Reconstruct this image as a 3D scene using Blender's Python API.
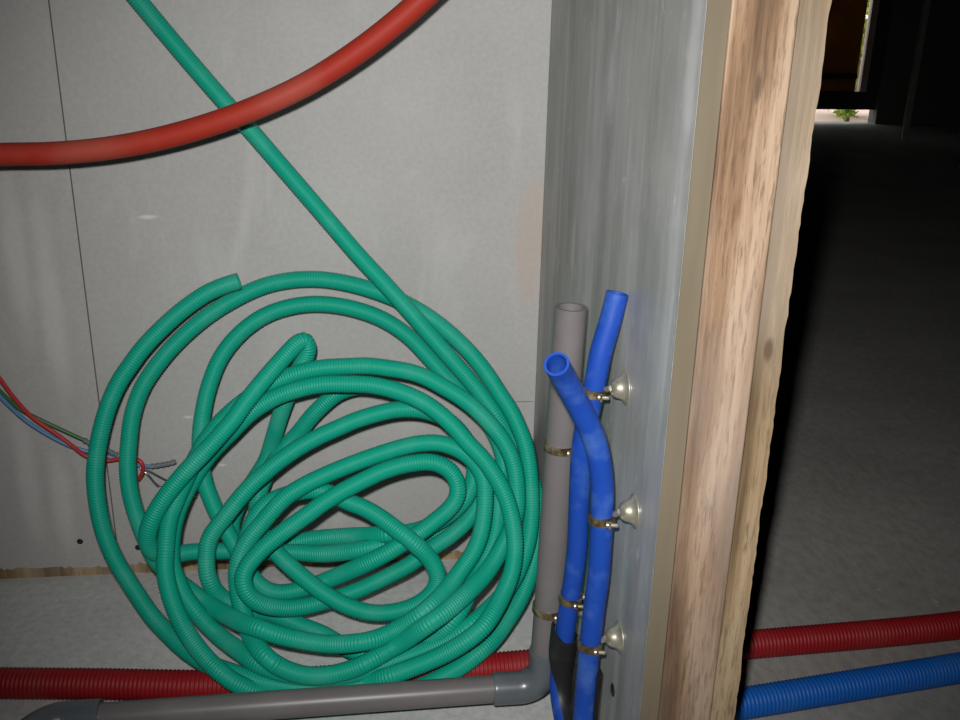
import bpy, math, random
import numpy as np
random.seed(7)
for o in list(bpy.data.objects): bpy.data.objects.remove(o)
scn = bpy.context.scene
COL = scn.collection

# ------------------------------------------------------------------ camera
FPX = 970.0; H = 0.80                       # focal length in pixels (960x720), lens height above the floor
def nrm(v): return v/np.linalg.norm(v)
def calib(nad=(425, 3000), vx=(9100, 190)): # vanishing points of the verticals and of the back wall
    up = -nrm(np.array([nad[0]-480, 360-nad[1], -FPX]))
    x = np.array([vx[0]-480, 360-vx[1], -FPX]); x = nrm(x-up*(x@up))
    return np.array([x, np.cross(up, x), up])
RM = calib(); CAM = np.array([0., 0., H])
cd = bpy.data.cameras.new('camera'); cam = bpy.data.objects.new('camera', cd); COL.objects.link(cam)
cd.sensor_width = 36; cd.sensor_fit = 'HORIZONTAL'; cd.lens = 36*FPX/960; cd.clip_start = .02
import mathutils
cam.matrix_world = mathutils.Matrix.Translation(CAM) @ mathutils.Matrix(RM.tolist()).to_4x4()
scn.camera = cam
def ray(u, v): return RM @ np.array([(u-480)/FPX, (360-v)/FPX, -1.])
def at_y(u, v, Y): d = ray(u, v); return CAM+d*Y/d[1]
def at_x(u, v, X): d = ray(u, v); return CAM+d*X/d[0]
def at_z(u, v, Z): d = ray(u, v); return CAM+d*(Z-H)/d[2]

# ------------------------------------------------------------------ world, flash, exposure
w = bpy.data.worlds.new('daylight'); scn.world = w; w.use_nodes = True
bg = w.node_tree.nodes['Background']; bg.inputs[0].default_value = (.95, .97, 1, 1); bg.inputs[1].default_value = 2.3
fl = bpy.data.lights.new('camera_flash', 'SPOT'); fo = bpy.data.objects.new('camera_flash', fl); COL.objects.link(fo)
fl.energy = 59; fl.color = (1, .992, .975); fl.shadow_soft_size = .011; fl.spot_size = math.radians(82); fl.spot_blend = 1.0
fpos = CAM+RM @ np.array([-.022, .048, 0.])
fdir = nrm(ray(532, 330))
fo.matrix_world = mathutils.Matrix.Translation(fpos) @ mathutils.Vector((-fdir).tolist()).to_track_quat('Z', 'Y').to_matrix().to_4x4()
vs = scn.view_settings; vs.view_transform = 'Standard'; vs.look = 'None'; vs.gamma = 1; vs.exposure = 0; vs.use_curve_mapping = False

# ------------------------------------------------------------------ helpers
def link(o, parent=None):
    COL.objects.link(o)
    if parent is not None: o.parent = parent
    return o
def tag(o, label, cat, group=None):
    o['label'] = label; o['category'] = cat
    if group: o['group'] = group
    return o
def struct(o): o['kind'] = 'structure'; return o
def empty(name, loc=(0, 0, 0)):
    o = bpy.data.objects.new(name, None); o.empty_display_size = .02; o.location = [float(c) for c in loc]; return link(o)
class MB:
    def __init__(s): s.v = []; s.f = []; s.n = 0
    def add(s, v, f):
        v = np.asarray(v, float).reshape(-1, 3); s.v.append(v); s.f += [tuple(int(i)+s.n for i in q) for q in f]; s.n += len(v); return s
    def box(s, a, b):
        x0, y0, z0 = a; x1, y1, z1 = b
        return s.add([(x0,y0,z0),(x1,y0,z0),(x1,y1,z0),(x0,y1,z0),(x0,y0,z1),(x1,y0,z1),(x1,y1,z1),(x0,y1,z1)],
                     [(0,3,2,1),(4,5,6,7),(0,1,5,4),(1,2,6,5),(2,3,7,6),(3,0,4,7)])
    def build(s, name, m, parent=None, smooth=False, bevel=0, origin=(0, 0, 0)):
        me = bpy.data.meshes.new(name); V = np.vstack(s.v)-np.asarray(origin, float)
        me.from_pydata(V.tolist(), [], s.f); me.update()
        if smooth:
            me.shade_smooth()
            if smooth is True: me.set_sharp_from_angle(angle=math.radians(48))
        me.materials.append(m); o = bpy.data.objects.new(name, me); link(o, parent)
        if parent is None: o.location = [float(c) for c in origin]
        if bevel:
            b = o.modifiers.new('bevel', 'BEVEL'); b.width = bevel; b.segments = 2; b.limit_method = 'ANGLE'
        return o
def catmull(P, n=10):
    P = np.asarray(P, float); Q = np.vstack([2*P[0]-P[1], P, 2*P[-1]-P[-2]]); out = []
    for i in range(1, len(Q)-2):
        a, b, c, d = Q[i-1:i+3]
        # centripetal parametrisation on the first two/three columns
        k = slice(0, min(3, P.shape[1]))
        t0 = 0; t1 = t0+max(np.linalg.norm((b-a)[k])**.5, 1e-6); t2 = t1+max(np.linalg.norm((c-b)[k])**.5, 1e-6); t3 = t2+max(np.linalg.norm((d-c)[k])**.5, 1e-6)
        for j in range(n):
            t = t1+(t2-t1)*j/n
            A1 = (t1-t)/(t1-t0)*a+(t-t0)/(t1-t0)*b; A2 = (t2-t)/(t2-t1)*b+(t-t1)/(t2-t1)*c; A3 = (t3-t)/(t3-t2)*c+(t-t2)/(t3-t2)*d
            B1 = (t2-t)/(t2-t0)*A1+(t-t0)/(t2-t0)*A2; B2 = (t3-t)/(t3-t1)*A2+(t-t1)/(t3-t1)*A3
            out.append((t2-t)/(t2-t1)*B1+(t-t1)/(t2-t1)*B2)
    out.append(P[-1]); return np.array(out)
def resample(P, step):
    P = np.asarray(P, float); d = np.r_[0, np.cumsum(np.linalg.norm(np.diff(P[:, :3], axis=0), axis=1))]
    n = max(2, int(d[-1]/step)); s = np.linspace(0, d[-1], n+1)
    return np.array([np.interp(s, d, P[:, k]) for k in range(P.shape[1])]).T
def frames(P):
    T = np.gradient(P, axis=0); T /= np.linalg.norm(T, axis=1)[:, None]
    N = np.zeros_like(P); a = np.array([0, 0, 1.]) if abs(T[0][2]) < .9 else np.array([0, 1., 0])
    n = nrm(np.cross(np.cross(T[0], a), T[0])); N[0] = n
    for i in range(1, len(P)):
        n = n-T[i]*(n@T[i]); n = nrm(n); N[i] = n
    return T, N, np.cross(T, N)
def tube(mb, P, rad, sides=16, open_ends=(None, None), cap=True):
    """swept tube; open_ends gives the inner radius of a hollow end"""
    T, N, B = frames(P); rad = np.broadcast_to(np.asarray(rad, float), (len(P),))
    a = np.linspace(0, 2*math.pi, sides, endpoint=False)
    V = (P[:, None]+rad[:, None, None]*(np.cos(a)[None, :, None]*N[:, None]+np.sin(a)[None, :, None]*B[:, None])).reshape(-1, 3)
    F = []; m = len(P)
    for i in range(m-1):
        for k in range(sides):
            k2 = (k+1) % sides; F.append((i*sides+k, i*sides+k2, (i+1)*sides+k2, (i+1)*sides+k))
    V = list(V)
    for e, inner in enumerate(open_ends):
        i = 0 if e == 0 else m-1; base = i*sides; sgn = 1 if e == 0 else -1
        if inner is None:
            if cap: q = tuple(base+k for k in range(sides)); F.append(q[::-1] if e == 0 else q)
        else:
            s1 = len(V); c = P[i]; rr = N[i]; bb = B[i]
            for k in range(sides): V.append(c+inner*(math.cos(a[k])*rr+math.sin(a[k])*bb))
            # the bore follows the pipe's own path inward
            L = 0; j = i; idx = []
            while L < rad[i]*5 and 0 <= j+sgn < m:
                L += np.linalg.norm(P[j+sgn]-P[j]); j += sgn; idx.append(j)
            idx = [idx[len(idx)//3], idx[2*len(idx)//3], idx[-1]] if len(idx) > 3 else idx
            prev = s1
            for k in range(sides):
                k2 = (k+1) % sides; q = (base+k, s1+k, s1+k2, base+k2); F.append(q if e == 0 else q[::-1])
            for jj in idx:
                s2 = len(V)
                for k in range(sides): V.append(P[jj]+inner*(math.cos(a[k])*N[jj]+math.sin(a[k])*B[jj]))
                for k in range(sides):
                    k2 = (k+1) % sides; q = (prev+k, s2+k, s2+k2, prev+k2); F.append(q if e == 0 else q[::-1])
                prev = s2
            q = tuple(prev+k for k in range(sides)); F.append(q if e == 0 else q[::-1])
    return mb.add(V, F)
def ribbed(mb, P, r, pitch, depth, sides=14, open_ends=(None, None)):
    Q = resample(P, pitch/4); n = len(Q)
    prof = np.array([0, .25*depth, depth, .25*depth])     # a narrow valley between rounded rings
    return tube(mb, Q, r-prof[np.arange(n) % 4], sides, open_ends)
def lathe(mb, prof, origin, axis, sides=24):
    axis = nrm(np.asarray(axis, float)); t = np.array([0, 0, 1.]) if abs(axis[2]) < .9 else np.array([0, 1., 0])
    u = nrm(np.cross(axis, t)); v = np.cross(axis, u); V = []; F = []
    for (s, r) in prof:
        for k in range(sides):
            a = 2*math.pi*k/sides; V.append(np.asarray(origin)+axis*s+r*(math.cos(a)*u+math.sin(a)*v))
    for i in range(len(prof)-1):
        for k in range(sides):
            k2 = (k+1) % sides; F.append((i*sides+k, i*sides+k2, (i+1)*sides+k2, (i+1)*sides+k))
    F.append(tuple(range(sides))[::-1]); F.append(tuple((len(prof)-1)*sides+k for k in range(sides)))
    return mb.add(V, F)
def prism_yz(mb, poly, x0, x1):
    n = len(poly); V = [(x0, y, z) for y, z in poly]+[(x1, y, z) for y, z in poly]
    F = [tuple(range(n))[::-1], tuple(range(n, 2*n))]+[(i, (i+1) % n, n+(i+1) % n, n+i) for i in range(n)]
    return mb.add(V, F)

# ------------------------------------------------------------------ materials
class Mat:
    def __init__(s, name, color=(.5, .5, .5), rough=.6, metal=0, spec=.5):
        s.m = bpy.data.materials.new(name); s.m.use_nodes = True; s.nt = s.m.node_tree
        s.b = s.nt.nodes['Principled BSDF']; s.b.inputs['Base Color'].default_value = (*color, 1)
        s.b.inputs['Roughness'].default_value = rough; s.b.inputs['Metallic'].default_value = metal
        s.b.inputs['Specular IOR Level'].default_value = spec
        s.tc = None
    def n(s, t, **kw):
        x = s.nt.nodes.new(t)
        for k, v in kw.items(): setattr(x, k, v)
        return x
    def l(s, a, b): s.nt.links.new(a, b)
    def co(s, scale=(1, 1, 1), loc=(0, 0, 0), rot=(0, 0, 0)):
        if s.tc is None: s.tc = s.n('ShaderNodeTexCoord')
        m = s.n('ShaderNodeMapping'); m.inputs['Scale'].default_value = scale; m.inputs['Location'].default_value = loc; m.inputs['Rotation'].default_value = rot
        s.l(s.tc.outputs['Object'], m.inputs[0]); return m.outputs[0]
    def noise(s, scale, vscale=(1, 1, 1), detail=4, rough=.55, dist=0, loc=(0, 0, 0), rot=(0, 0, 0)):
        x = s.n('ShaderNodeTexNoise'); x.inputs['Scale'].default_value = scale; x.inputs['Detail'].default_value = detail
        x.inputs['Roughness'].default_value = rough; x.inputs['Distortion'].default_value = dist
        s.l(s.co(vscale, loc, rot), x.inputs['Vector']); return x.outputs['Fac']
    def ramp(s, fac, stops):
        x = s.n('ShaderNodeValToRGB'); cr = x.color_ramp
        while len(cr.elements) < len(stops): cr.elements.new(.5)
        for e, (p, c) in zip(cr.elements, stops):
            e.position = p; e.color = (*c, 1) if len(c) == 3 else c
        s.l(fac, x.inputs[0]); return x.outputs[0]
    def mix(s, fac, a, b, mode='MIX'):
        x = s.n('ShaderNodeMix', data_type='RGBA', blend_type=mode)
        for sock, val in ((x.inputs['Factor'], fac), (x.inputs['A'], a), (x.inputs['B'], b)):
            if isinstance(val, (int, float)): sock.default_value = val
            elif isinstance(val, tuple): sock.default_value = (*val, 1)
            else: s.l(val, sock)
        return x.outputs['Result']
    def math(s, op, a, b=0., c=0.):
        x = s.n('ShaderNodeMath', operation=op)
        for i, val in enumerate((a, b, c)):
            if isinstance(val, (int, float)): x.inputs[i].default_value = val
            else: s.l(val, x.inputs[i])
        return x.outputs[0]
    def col(s, c): s.l(c, s.b.inputs['Base Color']); return s
    def rough(s, c): s.l(c, s.b.inputs['Roughness']); return s
    def bump(s, h, strength=.3, dist=.002):
        x = s.n('ShaderNodeBump'); x.inputs['Strength'].default_value = strength; x.inputs['Distance'].default_value = dist
        s.l(h, x.inputs['Height']); s.l(x.outputs[0], s.b.inputs['Normal']); return s
    def spot(s, c, r, soft=.3, wob=0.):
        """mask of an ellipsoidal mark of its own at object coordinates c with radii r"""
        if s.tc is None: s.tc = s.n('ShaderNodeTexCoord')
        v = s.n('ShaderNodeVectorMath', operation='SUBTRACT'); s.l(s.tc.outputs['Object'], v.inputs[0]); v.inputs[1].default_value = c
        d = s.n('ShaderNodeVectorMath', operation='DIVIDE'); s.l(v.outputs[0], d.inputs[0]); d.inputs[1].default_value = r
        L = s.n('ShaderNodeVectorMath', operation='LENGTH'); s.l(d.outputs[0], L.inputs[0]); q = L.outputs['Value']
        if wob: q = s.math('ADD', q, s.math('MULTIPLY', s.math('SUBTRACT', s.noise(30, detail=3), .5), wob))
        x = s.n('ShaderNodeMapRange', interpolation_type='SMOOTHSTEP'); s.l(q, x.inputs[0])
        x.inputs[1].default_value = 1-soft; x.inputs[2].default_value = 1+soft; x.inputs[3].default_value = 1; x.inputs[4].default_value = 0
        return x.outputs[0]

def dusty(name, color, dust, rough=.4, amount=.25, spec=.5, scale=18, seed=0):
    m = Mat(name, color, rough, spec=spec)
    f = m.ramp(m.noise(scale, detail=5, loc=(seed, 0, 0)), [(.5, (0, 0, 0)), (.75, (amount,)*3)])
    m.col(m.mix(f, color, dust)); return m.m
M = {}
M['green'] = dusty('green_plastic', (.004, .322, .216), (.10, .42, .33), .46, .28, .25)
M['red_hose'] = dusty('red_plastic', (.33, .028, .016), (.42, .16, .12), .55, .30, .18, 7)
M['red_pipe'] = dusty('dark_red_plastic', (.25, .009, .012), (.28, .06, .055), .5, .25, .25)
M['blue_pipe'] = dusty('azure_blue_plastic', (.006, .095, .40), (.06, .16, .36), .5, .25, .25)
M['blue_hose'] = dusty('royal_blue_plastic', (.008, .050, .305), (.08, .17, .42), .55, .6, .25, 26)
M['pvc'] = dusty('grey_pvc', (.142, .131, .131), (.20, .185, .18), .36, .4, .35)
M['pvc_dark'] = dusty('dark_grey_pvc', (.095, .108, .122), (.20, .21, .21), .3, .4, .5)
M['black'] = dusty('black_plastic', (.012, .012, .013), (.05, .05, .05), .45, .5, .3, 40)
M['wire_red'] = Mat('red_insulation', (.42, .03, .03), .45).m
M['wire_green'] = Mat('green_insulation', (.035, .12, .035), .45).m
M['wire_blue'] = Mat('pale_blue_insulation', (.10, .22, .40), .45).m
M['tape'] = dusty('grey_tape', (.13, .15, .16), (.3, .3, .3), .6, .6, .4, 90)
M['copper'] = Mat('tinned_wire', (.55, .55, .56), .3, 1).m
m = Mat('zinc_plated_steel', (.5, .47, .36), .24, .72)
m.col(m.ramp(m.noise(60, detail=3), [(.3, (.38, .33, .20)), (.5, (.55, .53, .42)), (.7, (.50, .38, .30))])); m.rough(m.math('MULTIPLY_ADD', m.noise(120), 0.25, .22)); M['zinc'] = m.m
m = Mat('dull_brass_strip', (.3, .25, .14), .42, .7)
m.col(m.ramp(m.noise(90, detail=4), [(.38, (.085, .055, .028)), (.52, (.22, .165, .09)), (.66, (.40, .35, .24))])); M['band'] = m.m

# plasterboard: warm grey paper, with faint chalk smears; marks with their own shape near the corner
Y0 = 1.2805; XW = .2350; XB = .2517                     # face of the back wall, face of the partition
st_c = tuple(at_y(529, 240, Y0)); st_top = at_y(529, 178, Y0)[2]; st_w = abs(at_y(545, 240, Y0)[0]-at_y(513, 240, Y0)[0])/2
m = Mat('plasterboard_paper', (.5, .47, .43), .75, spec=.3)
base = m.ramp(m.noise(5, detail=6, rough=.6), [(.3, (.375, .368, .355)), (.7, (.420, .412, .398))])
fine = m.ramp(m.noise(160, detail=2), [(.35, (.93,)*3), (.65, (1, 1, 1))]); base = m.mix(1., base, fine, 'MULTIPLY')
ch = m.ramp(m.noise(14, (1, 1, .35), 5, .6, .6, rot=(0, .5, 0)), [(.56, (0, 0, 0)), (.74, (.45,)*3)])
base = m.mix(ch, base, (.50, .495, .485))
base = m.mix(m.math('MULTIPLY', m.spot((st_c[0]+.004, Y0, st_c[2]), (st_w, 1, st_top-st_c[2]), .22, .5), .42), base, (.44, .335, .27))
for (u, v, rx, rz) in ((148, 217, .011, .0025), (188, 417, .006, .0022), (222, 465, .006, .0018)):
    c = at_y(u, v, Y0); base = m.mix(m.math('MULTIPLY', m.spot((c[0], Y0, c[2]), (rx, 1, rz), .6, .4), .55), base, (.72, .70, .67))
for (u, v, rz) in ((15, 250, .10), (28, 480, .09), (62, 500, .07), (50, 300, .12)):
    c = at_y(u, v, Y0); base = m.mix(m.math('MULTIPLY', m.spot((c[0], Y0, c[2]), (.013, 1, rz), .7, 1.0), .35), base, (.64, .62, .60))
j0 = at_y(512, 402, Y0); j1 = at_y(534, 400, Y0)     # short pencil line by the corner
base = m.mix(m.math('MULTIPLY', m.spot(((j0[0]+j1[0])/2, Y0, j0[2]), ((j1[0]-j0[0])/2, 1, .0011), .25), .75), base, (.19, .17, .15))
m.col(base).bump(m.noise(220, detail=2), .12, .001); M['board'] = m.m
m = Mat('plasterboard_core', (.55, .54, .52), .9); m.bump(m.noise(300), .6, .002); M['core'] = m.m

# partition face: cement coloured board with vertical trowel streaks
m = Mat('grey_trowelled_board', (.3, .3, .3), .5, spec=.5)
s1 = m.noise(9, (1, 1.6, .10), 6, .6, .4); s2 = m.noise(34, (1, 1.3, .055), 5, .65, .2, loc=(3, 1, 0)); s3 = m.noise(4, (1, 1, .7), 5, .6, loc=(0, 5, 2))
b1 = m.ramp(s1, [(.30, (.250, .254, .240)), (.52, (.320, .325, .313)), (.75, (.43, .438, .442))])
b1 = m.mix(m.ramp(s2, [(.52, (0, 0, 0)), (.72, (.55,)*3)]), b1, (.54, .545, .55))
b1 = m.mix(m.ramp(s3, [(.50, (0, 0, 0)), (.68, (.35,)*3)]), b1, (.50, .505, .51))
b1 = m.mix(m.ramp(m.noise(26, (1, 2.2, .35), 6, .7, 1.0, loc=(7, 2, 4)), [(.64, (0, 0, 0)), (.71, (.7,)*3)]), b1, (.64, .65, .66))
for (u, v, ry, rz) in ((693, 60, .012, .05), (618, 20, .008, .018), (612, 80, .012, .035), (573, 245, .008, .03)):
    c = at_x(u, v, XW); b1 = m.mix(m.math('MULTIPLY', m.spot((XW, c[1], c[2]), (1, ry, rz), .8, 1.4), .45), b1, (.66, .67, .68))
b1 = m.mix(m.ramp(m.noise(60, (1, 1, .45), 5, .7, .8, loc=(2, 6, 1)), [(.60, (0, 0, 0)), (.70, (.55,)*3)]), b1, (.58, .585, .59))
b1 = m.mix(1., b1, m.ramp(m.noise(13, (1, 1, .6), 6, .65, loc=(5, 1, 8)), [(.34, (.80,)*3), (.62, (1.06,)*3)]), 'MULTIPLY')
m.col(b1).bump(s2, .18, .002); m.rough(m.ramp(s1, [(.3, (.5,)*3), (.7, (.36,)*3)])); M['grey_wall'] = m.m
m = Mat('board_cut_edge', (.25, .22, .17), .8); m.col(m.ramp(m.noise(16, (1, 1, .12), 5), [(.3, (.095, .074, .046)), (.7, (.155, .125, .083))])); M['edge'] = m.m

def wood(name, dark, mid, light, knots=(), seed=0., rough=.6, scale=1.):
    m = Mat(name, mid, rough, spec=.35)
    warp = m.noise(3.2, (1, 1, .35), 3, .5, loc=(seed, seed, 0))
    tcx = m.n('ShaderNodeSeparateXYZ'); m.l(m.co(loc=(seed, seed*.3, 0)), tcx.inputs[0])
    g = m.math('ADD', m.math('MULTIPLY', tcx.outputs[0], 95*scale), m.math('MULTIPLY', tcx.outputs[1], 60*scale))
    g = m.math('ADD', g, m.math('MULTIPLY', warp, 22)); rings = m.math('MULTIPLY_ADD', m.math('SINE', g), .5, .5)
    fibre = m.noise(70, (1, 1, .035), 6, .7, loc=(seed*2, 0, 0)); fleck = m.noise(330, (1, 1, .10), 3, .7, .2, loc=(0, seed, 1), rot=(0, .14, 0))
    c = m.ramp(m.math('ADD', m.math('MULTIPLY', rings, .30), m.math('MULTIPLY', fibre, .75)), [(.34, dark), (.52, mid), (.70, light)])
    c = m.mix(m.ramp(fleck, [(.50, (0, 0, 0)), (.66, (.6,)*3)]), c, dark)
    c = m.mix(m.ramp(m.noise(6, (1, 1, .25), 4, loc=(seed, 2, seed)), [(.48, (0, 0, 0)), (.72, (.55,)*3)]), c, tuple(.5*a+.5*b for a, b in zip(light, (.55, .5, .47))))
    for (p, r, k) in knots: c = m.mix(m.math('MULTIPLY', m.spot(p, r, .5, .6), k), c, (.075, .048, .03))
    m.col(c).bump(m.math('ADD', fibre, m.math('MULTIPLY', fleck, .5)), .35, .0015); return m.m
YE = .690                                   # free end of the partition
k1 = at_y(757, 88, YE); k2 = at_y(764, 70, YE)
M['wood_a'] = wood('pine_stud', (.075, .040, .020), (.198, .119, .067), (.335, .235, .160), (((k1[0], YE, k1[2]), (.0022, 1, .010), .9), ((k2[0], YE, k2[2]), (.0018, 1, .016), .5)), 0.3)
k3 = at_y(768, 350, YE)
M['wood_b'] = wood('pine_plank', (.095, .062, .030), (.235, .160, .088), (.36, .265, .165), (((k3[0], YE, k3[2]), (.0035, 1, .009), .8),), 1.7, scale=.6)
M['wood_c'] = wood('chipboard_plate', (.13, .085, .045), (.26, .175, .095), (.40, .29, .17), (), 4.1, .8)
m = Mat('screed_floor', (.4, .4, .38), .8, spec=.35)
def screed(m, lo, hi):
    return m.ramp(m.noise(3.5, detail=7, rough=.62), [(.3, lo), (.7, hi)])
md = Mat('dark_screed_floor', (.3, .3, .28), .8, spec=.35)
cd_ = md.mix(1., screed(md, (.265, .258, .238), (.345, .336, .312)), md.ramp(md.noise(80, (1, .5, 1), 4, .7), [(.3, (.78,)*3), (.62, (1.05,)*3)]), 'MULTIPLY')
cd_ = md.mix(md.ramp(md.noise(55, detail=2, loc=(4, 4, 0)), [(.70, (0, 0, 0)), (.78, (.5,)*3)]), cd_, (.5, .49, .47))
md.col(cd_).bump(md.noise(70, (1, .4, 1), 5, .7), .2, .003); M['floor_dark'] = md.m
c = screed(m, (.50, .505, .495), (.63, .635, .62))
c = m.mix(1., c, m.ramp(m.noise(90, detail=4, rough=.7), [(.3, (.80,)*3), (.62, (1.04,)*3)]), 'MULTIPLY')
c = m.mix(m.ramp(m.noise(55, detail=2, loc=(4, 4, 0)), [(.68, (0, 0, 0)), (.76, (.6,)*3)]), c, (.78, .78, .77))
c = m.mix(m.ramp(m.noise(40, detail=2, loc=(9, 1, 0)), [(.70, (0, 0, 0)), (.78, (.5,)*3)]), c, (.24, .235, .225))
m.col(c).bump(m.noise(70, detail=5, rough=.7), .15, .003); M['floor'] = m.m
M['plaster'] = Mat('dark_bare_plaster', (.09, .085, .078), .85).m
M['door_wood'] = wood('brown_door', (.05, .025, .010), (.09, .048, .018), (.13, .07, .03), (), 6., .5)
m = Mat('translucent_brown_board', (.09, .048, .018), .7)       # translucency added so the door boards glow faintly with daylight
tr = m.n('ShaderNodeBsdfTranslucent'); m.l(m.ramp(m.noise(4, detail=4), [(.3, (.055, .030, .012)), (.7, (.085, .050, .020))]), tr.inputs[0])
mx = m.n('ShaderNodeAddShader'); m.l(m.b.outputs[0], mx.inputs[0]); m.l(tr.outputs[0], mx.inputs[1]); m.l(mx.outputs[0], m.nt.nodes['Material Output'].inputs[0]); M['door_brown'] = m.m
M['frame_dark'] = Mat('dark_frame_paint', (.035, .033, .032), .6).m
M['frame_pale'] = Mat('pale_frame_paint', (.42, .33, .27), .6).m
M['post_grey'] = Mat('grey_post_paint', (.22, .22, .21), .6).m
M['paving'] = Mat('pale_paving', (.56, .40, .34), .8).m
m = Mat('sunlit_leaves', (.3, .45, .05), .6); m.col(m.ramp(m.noise(9, detail=3), [(.35, (.20, .40, .04)), (.65, (.70, .72, .14))])); M['leaf'] = m.m

# ------------------------------------------------------------------ the setting
ZC = 2.5; YF = 7.15; XR = 5.2; XL = -1.9; YB = -1.6; X2 = .3235
RED_Y = .997; PR = .0188                  # axis of the red pipe on the floor, radius of the floor pipes
BL0, BL1 = np.array([.4233, .9034]), np.array([.7352, .9453])
bl_y = lambda x: BL0[1]+(BL1[1]-BL0[1])*(x-BL0[0])/(BL1[0]-BL0[0])
struct(MB().box((XL-.1, YB-.1, -.1), (X2-.03, YF+.15, 0)).build('floor', M['floor']))
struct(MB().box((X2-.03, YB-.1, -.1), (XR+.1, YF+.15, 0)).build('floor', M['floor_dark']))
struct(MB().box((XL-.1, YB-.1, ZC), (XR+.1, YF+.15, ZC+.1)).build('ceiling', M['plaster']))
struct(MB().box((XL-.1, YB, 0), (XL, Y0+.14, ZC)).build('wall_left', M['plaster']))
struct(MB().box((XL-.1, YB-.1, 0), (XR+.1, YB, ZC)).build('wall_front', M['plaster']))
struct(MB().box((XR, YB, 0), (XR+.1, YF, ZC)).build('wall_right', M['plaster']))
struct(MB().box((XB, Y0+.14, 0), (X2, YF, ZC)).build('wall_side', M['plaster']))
# back wall: masonry, two plasterboards with an open joint, wooden sole plate under them
wb = struct(MB().box((XL, Y0+.0145, 0), (X2, Y0+.14, ZC)).build('wall_back', M['core']))
xs = float(np.mean([at_y(u, v, Y0)[0] for u, v in ((50, 0), (84, 300), (116, 530))]))
def panel(x0, x1, seed):
    rr = random.Random(seed); n = max(4, int((x1-x0)/.004)); V = []; F = []
    for i in range(n+1):
        x = x0+(x1-x0)*i/n; zb = .0165+rr.uniform(-.0012, .0012)+.0015*math.sin(x*23+seed)
        V += [(x, Y0, zb+.003*rr.random()**3), (x, Y0, ZC-.004), (x, Y0+.0125, ZC-.004), (x, Y0+.0125, zb)]
    for i in range(n):
        a, b = 4*i, 4*(i+1); F += [(a, b, b+1, a+1), (a+1, b+1, b+2, a+2), (a+2, b+2, b+3, a+3), (a+3, b+3, b, a)]
    F += [(0, 1, 2, 3), (4*n+3, 4*n+2, 4*n+1, 4*n)]
    return MB().add(V, F).build('plasterboard', M['board'], wb)
panel(XL, xs-.0009, 1); panel(xs+.0009, XW-.0004, 2)
MB().box((XL, Y0+.004, 0), (XW, Y0+.0144, .028)).build('sole_plate', M['wood_c'], wb)
# partition with pass-throughs for the pipes on the floor
def notched(y0, y1, z1, cuts):
    P = [(y0, 0)]
    for a, b, h in sorted(cuts): P += [(a, 0), (a, h), (b, h), (b, 0)]
    return P+[(y1, 0), (y1, z1), (y0, z1)]
cuts = [(RED_Y-.022, RED_Y+.030, .044), (bl_y(.28)-.026, bl_y(.28)+.026, .044)]
wp = struct(prism_yz(MB(), notched(YE+.001, Y0, ZC, cuts), XW, XB).build('wall_partition', M['grey_wall']))
MB().box((XW+.0002, YE, 0), (XB, YE+.0012, ZC)).build('cut_edge', M['edge'], wp)
prism_yz(MB(), notched(YE+.10, Y0+.0144, ZC, cuts), XB+.0001, X2-.001).build('core', M['plaster'], wp)
MB().box((XB+.0005, YE-.0015, 0), (.3008, YE+.099, ZC)).build('stud', M['wood_a'], wp, bevel=.0012)
def rough_plank(x0, x1, y0, y1):
    rr = random.Random(5); n = 420; V = []; F = []; off = 0
    for i in range(n+1):
        z = ZC*i/n; off = .6*off+rr.uniform(-.0006, .0006); e = off+.0004*math.sin(z*9)
        V += [(x0, y0, z), (x1+e, y0, z), (x1+e*.4, y1, z), (x0, y1, z)]
    for i in range(n):
        a, b = 4*i, 4*i+4
        for k in range(4): F.append((a+k, a+(k+1) % 4, b+(k+1) % 4, b+k))
    F += [(3, 2, 1, 0), (4*n, 4*n+1, 4*n+2, 4*n+3)]
    return MB().add(V, F)
rough_plank(.3014, X2, YE-.0005, YE+.099).build('plank', M['wood_b'], wp)
# far wall with a doorway and daylight behind it
A = at_y(877, 112, YF); x_r = float(A[0]); x_l = x_r-.95
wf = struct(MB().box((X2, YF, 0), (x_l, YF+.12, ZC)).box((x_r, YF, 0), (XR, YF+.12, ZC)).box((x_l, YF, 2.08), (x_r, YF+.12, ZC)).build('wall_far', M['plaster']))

GZ = .048; GY = float(at_z(500, 688.5, GZ)[1]); GRAD = .0160       # the waste pipe runs a little above the floor
# ------------------------------------------------------------------ the coiled green hose
GR = .01125; LEV = .0215
PY0, PZ0 = 1.2805-.17, .50                  # the coil leans: floor line .17 m out, wall line .50 m up
pn = nrm(np.array([0, -.50, .17])); pc = pn @ np.array([0, PY0, 0.])
def strand(pts):
    """(u, v[, level]) -> dense (u, v, level); missing levels are interpolated"""
    P = []; 
    for p in pts: P.append([p[0], p[1], p[2] if len(p) > 2 else np.nan])
    P = np.array(P, float); k = np.r_[0, np.cumsum(np.hypot(*np.diff(P[:, :2], axis=0).T))]; ok = ~np.isnan(P[:, 2])
    P[:, 2] = np.interp(k, k[ok], P[ok, 2])
    L = P[:, 2].copy(); D = catmull(P[:, :2], 12); kk = np.interp(np.arange(len(D)), np.arange(len(P))*12, k)
    lv = np.interp(kk, k, L); D = np.c_[D, lv]
    d = np.r_[0, np.cumsum(np.hypot(*np.diff(D[:, :2], axis=0).T))]; s = np.linspace(0, d[-1], int(d[-1]/3.))
    return np.array([np.interp(s, d, D[:, i]) for i in range(3)]).T
def to_px(p): c = RM.T @ (np.asarray(p, float)-CAM); return 480-FPX*c[0]/c[2], 360+FPX*c[1]/c[2]
HID = [(*to_px((x, y, GR+.0013)), 0.) for x, y in ((-.115, .970), (-.06, .965), (-.01, .965), (.035, .970))]
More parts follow.
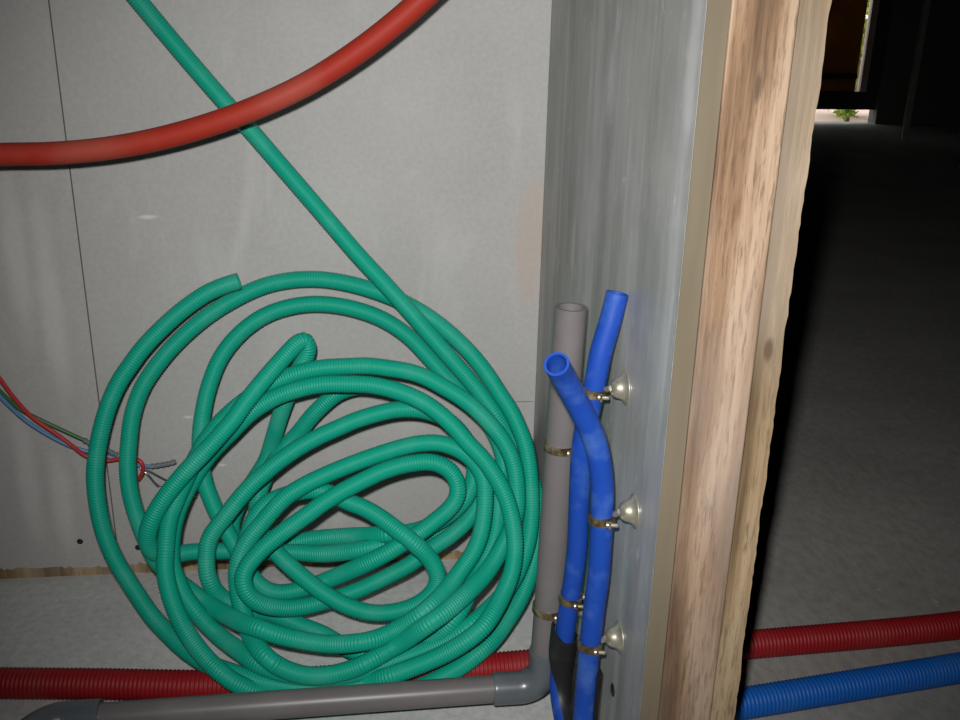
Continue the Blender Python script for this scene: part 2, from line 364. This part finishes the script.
H1 = [(239,281,2.2),(223,286),(207,293),(183,309.5,2.2),(162,328),(143,348),(131,364),(119,382),(109,404),(102,427),(97,452),(95,476,2),(97.5,504),(104,533),(115,559),(127,579),(138,596),(152,616),(170,635,1.6),(184,648),
 (198,658),(210,665),(224,670,1.2),(242,676),(262,682,1.2),(284,686),(310,689,1.2),(335,688),(362,684,1.6),(384,678),(409,669,2.6),(438,657),(460,645,3.6),(482,628),(494,611),(503,594),(512,571,4.6),(515,548),(513,525),(507,500,5.4),
 (497,479),(483,459),(467,442,5.6),(456,429),(440,414),(421,401,5),(397,391),(371,385,4.4),(346,384),(321,384.5,3.8),(299,389),(277,396.5),(260,406,2.8),(248,415),(232,431),(211,453,2.3),(194,478),(182,501),(174,525),(171,549,2.8),
 (172,566),(177,580),(184,595),(197,613,2.6),(215,632),(234,647),(246,655),(257,663,2),(276,671),(300,676,1.8),(330,677),(360,672),(389,663,1.8),(406,657),(428,649),(450,639,2),(470,626),(487,611),(504,593,2.6),(517,573),(525,553),(529,537),
 (531,519,3.2),(531,493),(529,465),(525,444),(519,428,3),(511,411),(500,394),(487,374),(471,354,2),(454,337),(436,322),(416,309,1.2),(396,299),(375,291,.8),(350,284),(322,279.5),(293,280,.5),(264,286),(235,299),(206,317),(177,342,.5),
 (154,369),(141,390),(132.5,415),(129,441,.8),(127.5,468),(130.5,494),(138,520),(145,538,1.3),(154,557,1.6),(166,571),(180,583,1.9),(196,595),(208,604,2.4),(222,612.5),(244,623.5,3.0),(258,628),(278,635),(302,640.5,3.4),(326,644),(350,643.5),(376,639,4.1),
 (396,630),(410,622),(425,611,4.3),(439,598),(452,583),(462,569),(474,551),(481,532,4.4),(484,514),(485,496),(484,481),(478,467,4.3),(467,455),(453,447),(437,443),(421,443.5),(407,446),(386,452,4.4),(364,459.5),(342,468),(320,477.5,4.4),(303,486),
 (286,497),(273,510),(262,523,4.2),(251,536),(243,549),(238,563,3.8),(237,579),(239,596),(243,612,2.4),(248,629),(256,645),(267,658,2.6),(283,668.5),(304,675),(328,675,3.4),(355,668),(377,657),(391,649),(403,641.5,4.2),(424,627),(440,616),(455,604),
 (470,590,4.6),(485,574),(496,558),(505,541,4.2),(513,524),(517,506,4),(517,487),(515,470),(510,454),(502,439,4.4),(490,424),(477,410.5),(460,397),(440,385,4),(427,378),(412,372.5),(390,368.5,3.6),(368,366),(346,366.5),(322,368,3.2),(300,372.5),
 (285,378),(268,386,2.6),(250,397),(233,410),(217,426,2.4),(203,445),(193,464),(184,483),(176,501),(170,517),(167,534,3.6),(165.5,552),(165,568),(168,587,3.6),(175.5,610),(187,633),(202,654,3),(218,670),(236,683,2.4),*HID,(446,675,1.6),(463,665),(480,652),(495,637),(508,619,1.6),(519,601),(528,580),(535,555),(539,530,1.4),(539,512),(535,490),(526,466),(515,445,1.4),(503,426),(492,409),(478.5,391,1.9),(464,373.5),(448,355.5),(430,335,2.6),(408,309.5,2.8),
 (384.5,283.5,2.8),(358,255),(330,222.5,2.8),(303,191),(277,161),(251,131,3.8),(222,99),(181,51.5,4.8),(138,0),(95,-52,6.5),(52,-104,7)]
H2 = [(242,566,2.8),(243,551),(248,534,3),(256,516),(266,504,3.2),(283,496),(303,491,3.4),(320,490.5),(334,495),(347,501.5,4),(364,508),(381,518),(397,530,4.4),(414,543),(429,558),(436.5,571),(437,583,3.8),(431,594),(416,605,3.4),(396,611.5),(373,613,3.8),
 (350,607),(331,597.5,3.8),(314,586),(298,573,3.4),(284,560.5),(273,549,2),(263,535),(257,516,1.4),(259,493),(269,470,1.2),(283,449),(299,432),(311,417,1.2),(325,403),(340,392,1),(365,386),(395,390),(420,400,1.4),(445,418),(465,441,1.4),(477,465),(480,490,1.4),
 (474,511),(462,526,1.6),(449,537),(437,545),(425,553.5,1.8),(407,566),(386,577),(364,587.5,2.2),(342,596),(326,601,2.6),(309,605.5),(289,608,3),(268,606),(252,598.5,4),(243.5,585),(245,570.5,4.9),(253,559),(264,547.5),(278,536,5.1),(292,525.5),(307,515),
 (321,504.5,5.2),(342,491.5),(364,480),(386,470,5.1),(408,464),(429,462,4.6),(441,465),(451,472,4),(457,483),(457,497,3.4),(448,510),(435,521),(424,529.5,2.9),(405,542),(386,553.5),(364,564.5,2.4),(342,574),(320,583),(305,588,2.1),(289,592),(273,592),
 (258,583.5,1.8),(246,567),(236,548,1.5),(225,528),(216,511,1.3),(210,497),(204.5,482),(201,463,1),(200,440),(202.5,415),(209,386,.6),(221,357),(240,333.5),(264,316),(292,306.5,.5),(320,304),(352,308.5),(382,319,.8),(408,336),(428,356.5),(446,376.5,1),
 (464,395),(482,415,1.3),(496,437),(503,459,1.8),(502,479),(498.5,497,2.6),(498,512),(495,534),(488,552,2.6),(478,573),(466,598,2.4),(455,618),(441,633,2),(424,644.5),(400,653),(370,655,1.5),(345,647),(322,634,1.5),(304,627),(283,618),(263,611.5,1.6),
 (246,608,1.5),(230,602.5,1.8),(216,592),(208,576,3),(206.5,560),(209,540),(215,529.5,3.4),(223.5,519),(234.5,504.5),(248,488.5),(263,474.5,3.6),(278,462),(299,447.5),(321,435.5,3.6),(338,428),(354,421),(376,414),(398,409.5,3.5),(420,410),(442,417,3),(460,432),
 (472,453),(474,476,2.2),(466,498),(450,514,2),(430,526),(408,532.5),(378,535,1.4),(349,536),(320,538),(306,540,1.2),(292,543.5),(278,548),(261,553,.9),(245,551),(234,540,.9),(232,524),(241,500,1),(254,480),(266,460,1.1),(273,439),(280,416,1.4),(288,394),
 (297,374,2),(303,362),(307.5,352),(307,343,3),(302,340),(295,345.5,4),(284,357),(272,370.5,4.8),(258,387),(246,402,5.1),(233,420),(218,437),(203,453.5,5.2),(190,467),(176,483),(163,500,4.6),(153,517),(147.5,533,3.8),(149,546),(157,553.5,2),(173,555),
 (190,552,1.2),(225,551),(250,551,1.1),(275,552),(299,552.5),(320,554,1.4),(349,551.5),(371,547.5,1.4),(400,541),(425,536.5,1.4),(448,529),(466,516,1.1),(476,503)]
S = [strand(H1), strand(H2)]
PATH = np.vstack(S); sid = np.r_[np.zeros(len(S[0])), np.ones(len(S[1]))]; NP = len(PATH)
D = np.array([ray(u, v) for u, v, _ in PATH]); LV = PATH[:, 2]
EPS = .0012
tmax = np.minimum((Y0-GR-EPS)/D[:, 1], np.where(D[:, 2] < 0, (H-GR-EPS)/np.maximum(-D[:, 2], 1e-6), 9))
def clear_line(tm, y, z, R):
    """stop the ray before it enters a cylinder along x at (y, z)"""
    a = D[:, 1]**2+D[:, 2]**2; b = D[:, 1]*(-y)+D[:, 2]*(H-z); c = y*y+(H-z)**2-R*R; disc = b*b-a*c
    t = np.where(disc > 0, (-b-np.sqrt(np.maximum(disc, 0)))/a, 9); return np.minimum(tm, t)
tmax = clear_line(tmax, RED_Y, .02, PR+GR+.001)
tgt = (pc+LV*LEV-pn[2]*H)/(D @ pn)                                   # leaning sheet at the strand's own layer
tgt = np.where((D @ pn) < 0, tgt, 9.)
# the pipe in front of the coil: the strand behind it stays behind

t = np.minimum(tgt, tmax); 
iu = [] 
cell = {}
for i in range(NP): cell.setdefault((int(PATH[i, 0]//26), int(PATH[i, 1]//26)), []).append(i)
pi, pj = [], []
for (cx, cy), L in cell.items():
    for dx, dy in ((0, 0), (1, 0), (0, 1), (1, 1), (1, -1)):
        for j in cell.get((cx+dx, cy+dy), []):
            for i in L:
                if (dx, dy) == (0, 0) and j <= i: continue
                if sid[i] == sid[j] and abs(i-j) < 22: continue
                if (PATH[i, 0]-PATH[j, 0])**2+(PATH[i, 1]-PATH[j, 1])**2 < 676: pi.append(i); pj.append(j)
pi, pj = np.array(pi), np.array(pj); up = LV[pi] >= LV[pj]
fr, bk = np.where(up, pi, pj), np.where(up, pj, pi)                   # nearer strand, farther strand
e = len(S[0])
def gauss(x, sig):
    k = np.exp(-.5*(np.arange(-int(3*sig), int(3*sig)+1)/sig)**2); k /= k.sum(); n = len(k)//2; out = x.copy()
    for a, b in ((0, e), (e, NP)):
        z = x[a:b]; out[a:b] = np.convolve(np.r_[2*z[0]-z[1:n+1][::-1], z, 2*z[-1]-z[-n-1:-1][::-1]], k, 'valid')
    return out
def minf(x, n):
    out = x.copy()
    for a, b in ((0, e), (e, NP)):
        z = np.pad(x[a:b], n, mode='edge'); out[a:b] = np.min([z[i:i+b-a] for i in range(2*n+1)], axis=0)
    return out
tmax = np.minimum(tmax, gauss(minf(tmax, 5), 3)); tgt = gauss(np.minimum(tgt, tmax), 5); t = tgt.copy(); ln = np.linalg.norm(D, axis=1)
# the run tucked behind the waste pipe must not come forward through it
tail = (sid == 0) & (np.arange(NP) > e*.6) & (PATH[:, 1] > 664)
tmin = np.where(tail, np.minimum((GY+GRAD+GR+.003)/D[:, 1], tmax), 0)
for it in range(520):
    P3 = CAM+t[:, None]*D
    d = P3[fr]-P3[bk]; dirn = D[fr]/ln[fr][:, None]; al = -(d*dirn).sum(1); lat2 = np.maximum((d*d).sum(1)-al**2, 0)
    DD = (2*GR*1.06)**2; need = np.where(DD > lat2, np.maximum(np.sqrt(np.maximum(DD-lat2, 0))-al, 0), 0)
    push = np.zeros(NP); pull = np.zeros(NP)
    np.maximum.at(push, fr, need*.5); np.maximum.at(pull, bk, need*.5)
    t = t-.6*gauss(push, 3)/ln+.6*gauss(pull, 3)/ln*np.clip((tmax-t)/.01, 0, 1)
    if it % 5 == 0: t = gauss(t, 2.2)
    if it < 250: t += .006*(tgt-t)
    t = np.maximum(np.minimum(t, tmax), tmin)
t = np.maximum(gauss(t, 3), tmin)
P3 = CAM+t[:, None]*D
mb = MB()
for s in (0, 1):
    Q = P3[sid == s].copy()
    if s == 0:                                  # the tail goes on up to the ceiling
        q0 = Q[-1]; Q = np.vstack([Q, q0+np.array([-.10, -.005, .135]), q0+np.array([-.19, -.01, .29]), q0+np.array([-.27, -.01, .50]), q0+np.array([-.33, 0, .80]), q0+np.array([-.36, 0, 1.15]), (q0[0]-.37, q0[1], ZC-.003)])
    Q = np.vstack([catmull(Q[:-6][::3] if s == 0 else Q[::3], 6)]) if s else catmull(np.vstack([Q[:-6][::3], Q[-6:]]), 6)
    for _ in range(3): Q[1:-1] = .5*Q[1:-1]+.25*(Q[:-2]+Q[2:])
    ribbed(mb, Q, GR, .0034, .0012, 14, (GR*.8, None) if s == 0 else (None, None))
hose = mb.build('coiled_hose', M['green'], smooth='all', origin=(-.1, 1.1, 0))
tag(hose, 'tangled coil of ribbed green conduit hose leaning against the plasterboard wall', 'hose')
if True:
    q_ = P3[P3[:, 0] < .17]; print('HOSE to waste pipe axis', float(np.hypot(q_[:, 1]-GY, q_[:, 2]-GZ).min()), 'need', GR+GRAD, 'GY', GY)
    P3n = P3; d = np.linalg.norm(P3n[fr]-P3n[bk], axis=1); print('HOSE overlap >3mm pairs', int((d < 2*GR-.003).sum()), 'min', float(d.min()), 'depth range', float(t.min()), float(t.max()))

# green hose lying on the floor in front of the grey pipe
mb = MB(); P = np.array([at_z(u, v, GR+.001) for u, v in ((90, 733), (130, 724.5), (165, 724), (200, 731), (235, 748))]); ribbed(mb, catmull(P, 8), GR, .0034, .0011, 14, (GR*.8, GR*.8))
o = mb.build('ribbed_hose', M['green'], smooth='all', origin=P[2]*[1, 1, 0]); tag(o, 'short green ribbed hose on the floor in front of the grey pipe', 'hose')

# ------------------------------------------------------------------ red hose slung across the wall
mb = MB(); P = np.array([at_y(u, v, y) for u, v, y in ((-120,158,1.14),(-60,157,1.14),(0,154.5,1.14),(60,153,1.135),(120,146.5,1.13),(180,133.5,1.125),(240,114,1.12),(300,87.5,1.115),(350,57,1.11),(395,23,1.105),(435,-13,1.10),(480,-58,1.10))])
P = np.vstack([[(-1.62, 1.17, ZC-.003), (-1.60, 1.17, 1.6), (-1.45, 1.16, 1.05), (-1.15, 1.15, .78), (-.90, 1.145, .69)], P, [P[-1]+np.array([.055, 0, .10]), P[-1]+np.array([.075, .01, .30]), P[-1]+np.array([.08, .02, .8]), (P[-1][0]+.08, 1.12, ZC-.003)]])
tube(mb, resample(catmull(P, 10), .006), .0128, 20)
o = mb.build('red_hose', M['red_hose'], smooth=True, origin=P[5]); tag(o, 'smooth dusty red hose hanging in a curve across the upper wall', 'hose')

# ------------------------------------------------------------------ pipes on the floor
mb = MB(); P = np.array([(-.80, 1.045, PR+.001), (-.60, 1.036, PR+.001)]+[tuple(at_z(u, v, PR+.001)) for u, v in ((0, 683), (100, 684), (205, 685.5), (300, 682.5), (400, 675.5), (528, 664.5), (745, 645), (960, 625))]+[(1.2, 1.085, PR+.001), (1.5, 1.14, PR+.001)])
ribbed(mb, catmull(P, 20), PR, .0052, .0018, 18)
tag(mb.build('red_pipe', M['red_pipe'], smooth='all', origin=(0, RED_Y, 0)), 'dark red corrugated pipe lying on the floor and passing under the partition', 'pipe')
mb = MB(); P = np.array([(x, bl_y(x), .0205) for x in (.2535, .4, .6, .8, 1.1, 1.45)])
ribbed(mb, catmull(P, 20), PR, .0052, .0018, 18)
tag(mb.build('blue_pipe', M['blue_pipe'], smooth='all', origin=(.6, .93, 0)), 'thick bright blue corrugated pipe on the floor beyond the wooden post', 'pipe')

# ------------------------------------------------------------------ grey waste pipe: horizontal run, elbow, riser
gp = empty('waste_pipe', (.185, GY, 0)); gp_o = np.array([.185, GY, 0])
zc = GZ
top = at_y(571, 307, GY+.004); low = at_y(549.5, 600, GY); xb = float(low[0]+(low[0]-top[0])*(low[2]-.075)/(top[2]-low[2]))
el_x = xb-.0
lft = at_z(97, 717.5, zc); lft_y = float(lft[1])
dirh = nrm(np.array([el_x-.05, GY, zc])-np.array([lft[0], lft_y, zc]))
Rb = .030; cx = el_x-Rb; Pc = [np.array([cx-.030, GY, zc])]+[np.array([cx+Rb*math.sin(a), GY, zc+Rb-Rb*math.cos(a)]) for a in np.linspace(0, math.pi/2, 10)]+[np.array([el_x, GY, zc+Rb+.022])]
mb = MB(); Pe = resample(np.array(Pc), .002); rad = np.full(len(Pe), .0188); rad[:1] = rad[-1:] = .0180
tube(mb, Pe, rad, 24); mb.build('elbow', M['pvc_dark'], gp, True, origin=gp_o)
mb = MB(); tube(mb, resample(np.array([(lft[0], lft_y, zc), (cx-.028, GY, zc)]), .02), GRAD-.0002, 24); mb.build('horizontal_run', M['pvc'], gp, True, origin=gp_o)
mb = MB(); tube(mb, resample(np.array([(el_x, GY, zc+Rb+.018), low, top]), .01), .0168, 28, (None, .0132)); mb.build('riser', M['pvc'], gp, True, origin=gp_o)
a0 = np.array([lft[0]+.004, lft_y, zc])
Pc = [a0]+[np.array([lft[0]-.030-.036*math.sin(a), lft_y-.036*(1-math.cos(a)), zc]) for a in np.linspace(0, math.pi/2, 10)]+[np.array([lft[0]-.066, lft_y-.085, zc])]
mb = MB(); tube(mb, resample(np.array(Pc), .002), .0200, 24, (None, .0165)); mb.build('corner_fitting', M['pvc_dark'], gp, True, origin=gp_o)
tag(gp, 'grey plastic waste pipe along the floor with an elbow and open riser', 'pipe')

# ------------------------------------------------------------------ blue water hoses
BR = .0106
FB = [(556.5,364,.722),(561,372.5,.732),(569,387,.742),(578,404,.751),(587,422,.757),(594.5,440,.761),(599,458,.763),(602,483,.767),(602,517,.768),(600.5,546,.770),(598.5,575,.772),(595,602,.774),(590.5,640,.776),(587,675,.777),(584,712,.775),(582,745,.765),(581,790,.745),(580,850,.715)]
BB = [(617.5,293,.835),(614,307,.834),(610,322,.832),(605,338,.831),(600.5,354,.830),(596.5,375,.830),(592,398,.832),(586,425,.836),(582,450,.840),(580,480,.845),(578.5,520,.850),(577,550,.853),(572.5,585,.856),(567.5,615,.858),(564,640,.859),(560.5,665,.858),(559.5,690,.850),(563,715,.832),(570,745,.800),(574,790,.750)]
PF = np.array([at_y(*p) for p in FB]); PB = np.array([at_y(*p) for p in BB])
for nm, P, lab in (('water_hose', PF, 'bright blue hose bending forward to an open end in front of the grey riser'), ('water_hose', PB, 'blue hose with upright open end, standing behind the forward bending one')):
    Q = resample(catmull(P, 12), .004); Q[:, 2] = np.maximum(Q[:, 2], BR+.001)
    mb = MB(); tube(mb, Q, BR, 22, (BR*.80, BR*.80)); o = mb.build(nm, M['blue_hose'], smooth=True, origin=(P[-1][0], P[-1][1], 0)); tag(o, lab, 'hose')

# black bend guides
def guide(P, r0, th, a_mid, span, name, lab, wide=0, ear=0):
    T, N, B = frames(P); n = len(P); V = []; F = []; K = 18
    for i in range(n):
        am = nrm(np.asarray(a_mid(i/(n-1)))-T[i]*(np.asarray(a_mid(i/(n-1))) @ T[i])); bn = np.cross(T[i], am); sp = span(i/(n-1))
        for r in (r0, r0+th):
            r = r+wide*(1-min(1, 2*i/(n-1)))
            for k in range(K):
                a = -sp/2+sp*k/(K-1); ear_ = ear*max(0, 1-i/6)*min(1, max(0, (a-.4)/1.1)); V.append(P[i]+r*(math.cos(a)*am+math.sin(a)*bn)-T[i]*ear_)
    for i in range(n-1):
        for k in range(K-1):
            o_, i_ = i*2*K+K+k, i*2*K+k; F += [(o_, o_+1, o_+1+2*K, o_+2*K), (i_, i_+2*K, i_+1+2*K, i_+1)]
        for k in (0, K-1): F.append((i*2*K+k, i*2*K+K+k, (i+1)*2*K+K+k, (i+1)*2*K+k))
    for i in (0, n-1):
        for k in range(K-1): F.append((i*2*K+k, i*2*K+k+1, i*2*K+K+k+1, i*2*K+K+k))
    mb = MB().add(V, F); o = mb.build(name, M['black'], smooth=True, origin=P[-1]*[1, 1, 0])
    return tag(o, lab, 'bend guide')
QB = resample(catmull(PB, 12), .004); vpx = np.array([360-FPX*((RM.T @ (p-CAM))[1]/-(RM.T @ (p-CAM))[2]) for p in QB]); QB = QB[(vpx > 634) & (vpx < 765)]
guide(QB, BR+.0006, .0026, lambda s: (.25+1.1*min(1, 2*s), -1+.5*min(1, 2*s), .3), lambda s: math.radians(285-120*min(1, s*2.6)), 'bend_guide', 'black plastic bend guide clasping the foot of the rear blue hose', .002, .012)
QF = resample(catmull(PF, 12), .004); vpx = np.array([360-FPX*((RM.T @ (p-CAM))[1]/-(RM.T @ (p-CAM))[2]) for p in QF]); QF = QF[(vpx > 668) & (vpx < 775)]
guide(QF, BR+.0006, .0034, lambda s: (.75, .75, 0), lambda s: math.radians(190), 'bend_guide', 'black plastic bend guide behind the foot of the front blue hose')

# ------------------------------------------------------------------ pipe clamps
def clamp(c, r, axis, label, screw=True, wallp=None):
    """c: point on the pipe axis; the bell flange is screwed to the partition face"""
    c = np.asarray(c); axis = nrm(np.asarray(axis)); wl = np.array([XW-.0004, c[1], c[2]]) if wallp is None else np.array([XW-.0004, wallp[1], wallp[2]])
    t_ = empty('pipe_clamp', wl)
    dv = wl-c; L = np.linalg.norm(dv); ax = dv/L
    mb = MB(); prof = [(0, .0032), (.0004, .0052), (.0020, .0074), (.0045, .0091), (.0078, .0102), (.0104, .0115), (.0124, .0138), (.0135, .0160), (.0144, .0160)]
    wl0 = wl-np.array([.0144, 0, 0]); lathe(mb, prof, wl0, (1, 0, 0), 28); mb.build('bell_flange', M['zinc'], t_, True, origin=wl)
    mb = MB(); s0 = c+ax*(r+.001); tube(mb, resample(np.array([s0, wl0+np.array([.001, 0, 0])]), .004), .0030, 10); mb.build('neck', M['zinc'], t_, True, origin=wl)
    # strap round the pipe
    u = nrm(ax-axis*(ax @ axis)); v = np.cross(axis, u); K = 36; mb = MB(); V = []; F = []
    for k in range(K):
        a = 2*math.pi*k/K; d_ = math.cos(a)*u+math.sin(a)*v
        for rr_, hh in ((r+.0004, -.0040), (r+.0022, -.0040), (r+.0022, .0040), (r+.0004, .0040)): V.append(c+rr_*d_+axis*hh)
    for k in range(K):
        for q in range(4): F.append((4*k+q, 4*k+(q+1) % 4, 4*((k+1) % K)+(q+1) % 4, 4*((k+1) % K)+q))
    mb.add(V, F); mb.build('strap', M['band'], t_, True, origin=wl)
    if screw:
        q = nrm(np.array([.30, -.9, -.25])); q = nrm(q-axis*(q @ axis)); s0 = c+q*(r+.0036)
        mb = MB(); mb2 = s0-np.array([.004, 0, 0]); lathe(mb, [(0, .0012), (.0006, .0026), (.0022, .0028), (.0026, .0019), (.0105, .0019), (.011, .0014)], mb2, (1, -.15, -.05), 14); mb.build('screw', M['zinc'], t_, True, origin=wl)
        mb = MB(); mb.box(s0-np.array([.0018, .003, .004]), s0+np.array([.0005, .003, .004])); mb.build('lug', M['band'], t_, False, .0006, origin=wl)
    tag(t_, label, 'clamp', 'clamps holding the pipes to the partition')
def near(P, u, v):
    Q = resample(catmull(P, 12), .002); best = None
    for i, p in enumerate(Q):
        c = RM.T @ (p-CAM); x = 480+FPX*c[0]/-c[2]; y = 360-FPX*c[1]/-c[2]; e_ = abs(y-v)
        if best is None or e_ < best[0]: best = (e_, i)
    i = best[1]; return Q[i], Q[min(i+4, len(Q)-1)]-Q[max(i-4, 0)]
c, a = near(PB, 596, 390); clamp(c, BR, a, 'bell shaped wall clamp highest up, on the rear blue hose', wallp=at_x(626, 388, XW))
c, a = near(PF, 602, 517); clamp(c, BR, a, 'bell shaped clamp gripping the front blue hose at mid height', wallp=at_x(635, 511, XW))
c, a = near(PF, 590, 643); clamp(c, BR, a, 'bell shaped clamp low on the front blue hose, above the black guides', wallp=at_x(620, 637, XW))
c, a = near(PB, 572, 597); clamp(c, BR, a, 'strap clamp low on the rear blue hose, above its black guide')
RV = np.array([(el_x, GY, zc+Rb+.018), low, top]); RV = resample(RV, .01)
c, a = near(RV, 560, 445); clamp(c, .0168, a, 'strap clamp round the grey riser at mid height')
c, a = near(RV, 545, 608); clamp(c, .0168, a, 'strap clamp round the grey riser just above its elbow')

# wall plug and screws
p = at_x(613, 690, XW); mb = MB(); lathe(mb, [(0, .0015), (.0003, .0040), (.0009, .0060), (.0022, .0070)], (XW-.0020, p[1], p[2]), (1, 0, 0), 20)
tag(mb.build('wall_plug', M['black'], smooth=False, origin=(XW, p[1], p[2])), 'small round black plug in the grey partition below the clamps', 'plug')
for (u, v, lab) in ((80, 541.5, 'black screw head near the bottom of the left plasterboard'), (138, 547.5, 'black screw head just right of the plasterboard joint')):
    p = at_y(u, v, Y0); mb = MB(); lathe(mb, [(0, .0012), (.0005, .0022), (.0010, .0042), (.0018, .0044)], (p[0], Y0-.0016, p[2]), (0, 1, 0), 16)
    tag(mb.build('drywall_screw', M['black'], smooth=False, origin=(p[0], Y0, p[2])), lab, 'screw', 'screws in the plasterboard')

# ------------------------------------------------------------------ loose electric wires on the left
def wire(name, pts, m, r, lab, ends):
    P = np.array([at_y(*p) for p in pts]); q0 = P[0]; P = np.vstack([[(q0[0]-.20, q0[1], ZC-.003), q0+np.array([-.20, 0, 1.1]), q0+np.array([-.17, 0, .55]), q0+np.array([-.10, 0, .21])], P]); Q = resample(catmull(P, 10), .003); t_ = empty(name, P[len(P)//2])
    mb = MB(); tube(mb, Q, r, 10); mb.build('insulation', M[m], t_, True, origin=P[len(P)//2])
    for en, em, epts, er in ends:
        E_ = np.array([at_y(*p) for p in epts]); E_ = resample(catmull(E_, 8), .002); mb = MB()
        rad = er*(1+.18*np.sin(np.arange(len(E_))*1.9)) if em == 'tape' else er
        tube(mb, E_, rad, 9); mb.build(en, M[em], t_, True, origin=P[len(P)//2])
    tag(t_, lab, 'wire', 'loose wires by the wall')
wire('electric_wire', [(-60,290,1.20),(-25,342,1.215),(0,379,1.225),(15,399,1.232),(32,417,1.238),(57,434.5,1.242),(71,445,1.244),(86,456,1.248),(107,460.5,1.25),(118,459,1.25),(132,459,1.245),(140,461,1.240),(143,467,1.240),(142,474,1.245),(138.5,479.5,1.252)], 'wire_red', .0029,
     'red insulated wire sagging in from the left and hooked at its end', [])
wire('electric_wire', [(-60,330,1.21),(-25,365,1.225),(0,391,1.236),(20,409,1.245),(42,420.5,1.250),(62,430,1.252),(86,441,1.255)], 'wire_green', .0027,
     'dark green insulated wire ending in a taped grey tip', [('taped_tip', 'tape', [(84,440,1.255),(95,446,1.257),(106,450,1.259),(117,455,1.262)], .0036)])
wire('electric_wire', [(-60,322,1.20),(-25,368,1.215),(0,396.5,1.228),(25,420,1.240),(50,436,1.246),(70,446,1.25),(88,451.5,1.254),(110,457,1.258),(130,463,1.258),(140,465.5,1.256),(152,466.5,1.255)], 'wire_blue', .0027,
     'pale blue insulated wire lying along the red one', [('taped_tip', 'tape', [(151,466.3,1.255),(158,465.5,1.256),(167,464,1.258),(176,461.5,1.262)], .0036),
     ('bare_strand', 'copper', [(140,468,1.250),(147,474,1.247),(154,482,1.250),(158,486,1.256)], .0016), ('bare_strand', 'copper', [(141,467,1.250),(151,472,1.252),(160,477,1.256),(168,481,1.262)], .0015), ('bare_strand', 'copper', [(158,485,1.257),(175,488,1.262),(190,493,1.266),(197,498,1.268)], .0013)])

# ------------------------------------------------------------------ far end of the dark room
def fx(u, v=60): return float(at_y(u, v, YF)[0])
def fz(v, u=850): return float(at_y(u, v, YF)[2])
dr = struct(empty('door_1', (x_l, YF, 0))); do = np.array([x_l, YF, 0])
xo = fx(857, 92)                                                     # free edge of the leaf
zb0 = fz(110); zb1 = fz(92); zb2 = fz(79); zb3 = fz(74)
MB().box((x_l+.01, YF+.03, zb0), (x_r-.001, YF+.075, zb1)).build('bottom_rail', M['frame_dark'], dr, origin=do)
MB().box((x_l+.01, YF+.04, zb1+.001), (xo, YF+.065, zb2)).build('lower_board', M['door_brown'], dr, origin=do)
MB().box((x_l+.01, YF+.03, zb2+.001), (xo, YF+.075, zb3)).build('mid_rail', M['frame_dark'], dr, origin=do)
MB().box((x_l+.01, YF+.04, zb3+.001), (xo, YF+.065, 2.07)).build('upper_board', M['door_brown'], dr, origin=do)
x_s = fx(861, 92)
MB().box((x_s, YF+.02, zb1+.001), (x_s+.05, YF+.07, 2.07)).build('pale_jamb', M['frame_pale'], dr, origin=do)
MB().box((x_s+.0505, YF+.02, zb1+.001), (x_r-.001, YF+.08, 2.07)).build('dark_jamb', M['frame_dark'], dr, origin=do)
p = at_z(905, 140, 0); po = struct(MB().box((p[0]-.018, p[1], 0), (p[0]+.018, p[1]+.03, ZC)).build('trim_1', M['post_grey']))
struct(MB().box((x_l-6, YF+.15, -.1), (x_r+8, YF+14, -.02)).build('ground', M['paving']))
def shrub(c, r, h, lab, seed, cnt=420):
    rr = random.Random(seed); t_ = empty('shrub', c); V = []; F = []
    for i in range(cnt):
        a = rr.uniform(0, 2*math.pi); q = r*math.sqrt(rr.random()); z = .10+h*rr.random(); s = rr.uniform(.04, .09)*(.5 if h < .3 else 1); q *= 1-.45*(z/h)**2
        cpt = np.array([c[0]+q*math.cos(a), c[1]+q*math.sin(a), c[2]+z]); d1 = nrm(np.array([rr.gauss(0, 1) for _ in range(3)])); d2 = nrm(np.cross(d1, [rr.gauss(0, 1) for _ in range(3)]))
        k = len(V); V += [cpt-d1*s, cpt+d2*s*.4, cpt+d1*s, cpt-d2*s*.4]; F += [(k, k+1, k+2, k+3)]
    MB().add(V, F).build('foliage', M['leaf'], t_, origin=c)
    mb = MB(); tube(mb, resample(np.array([c, c+np.array([.02, 0, h*.6])]), .1), .02, 8); mb.build('stem', M['wood_c'], t_, True, origin=c)
    tag(t_, lab, 'shrub', 'shrubs outside the far door')
k_ = (YF+.75)/YF
shrub(np.array([fx(858, 60)*k_, YF+.75, -.02]), .30, 1.25, 'upright green shrub close behind the slit beside the far door', 9, 700)
k_ = (YF+.35)/YF
shrub(np.array([fx(846, 112)*k_, YF+.35, -.09]), .12, .16, 'low yellow green tuft seen under the far door', 11, 160)
shrub(np.array([fx(838)+1.0, YF+2.6, -.02]), .75, 1.5, 'wide yellow green shrub farthest away behind the door', 3)
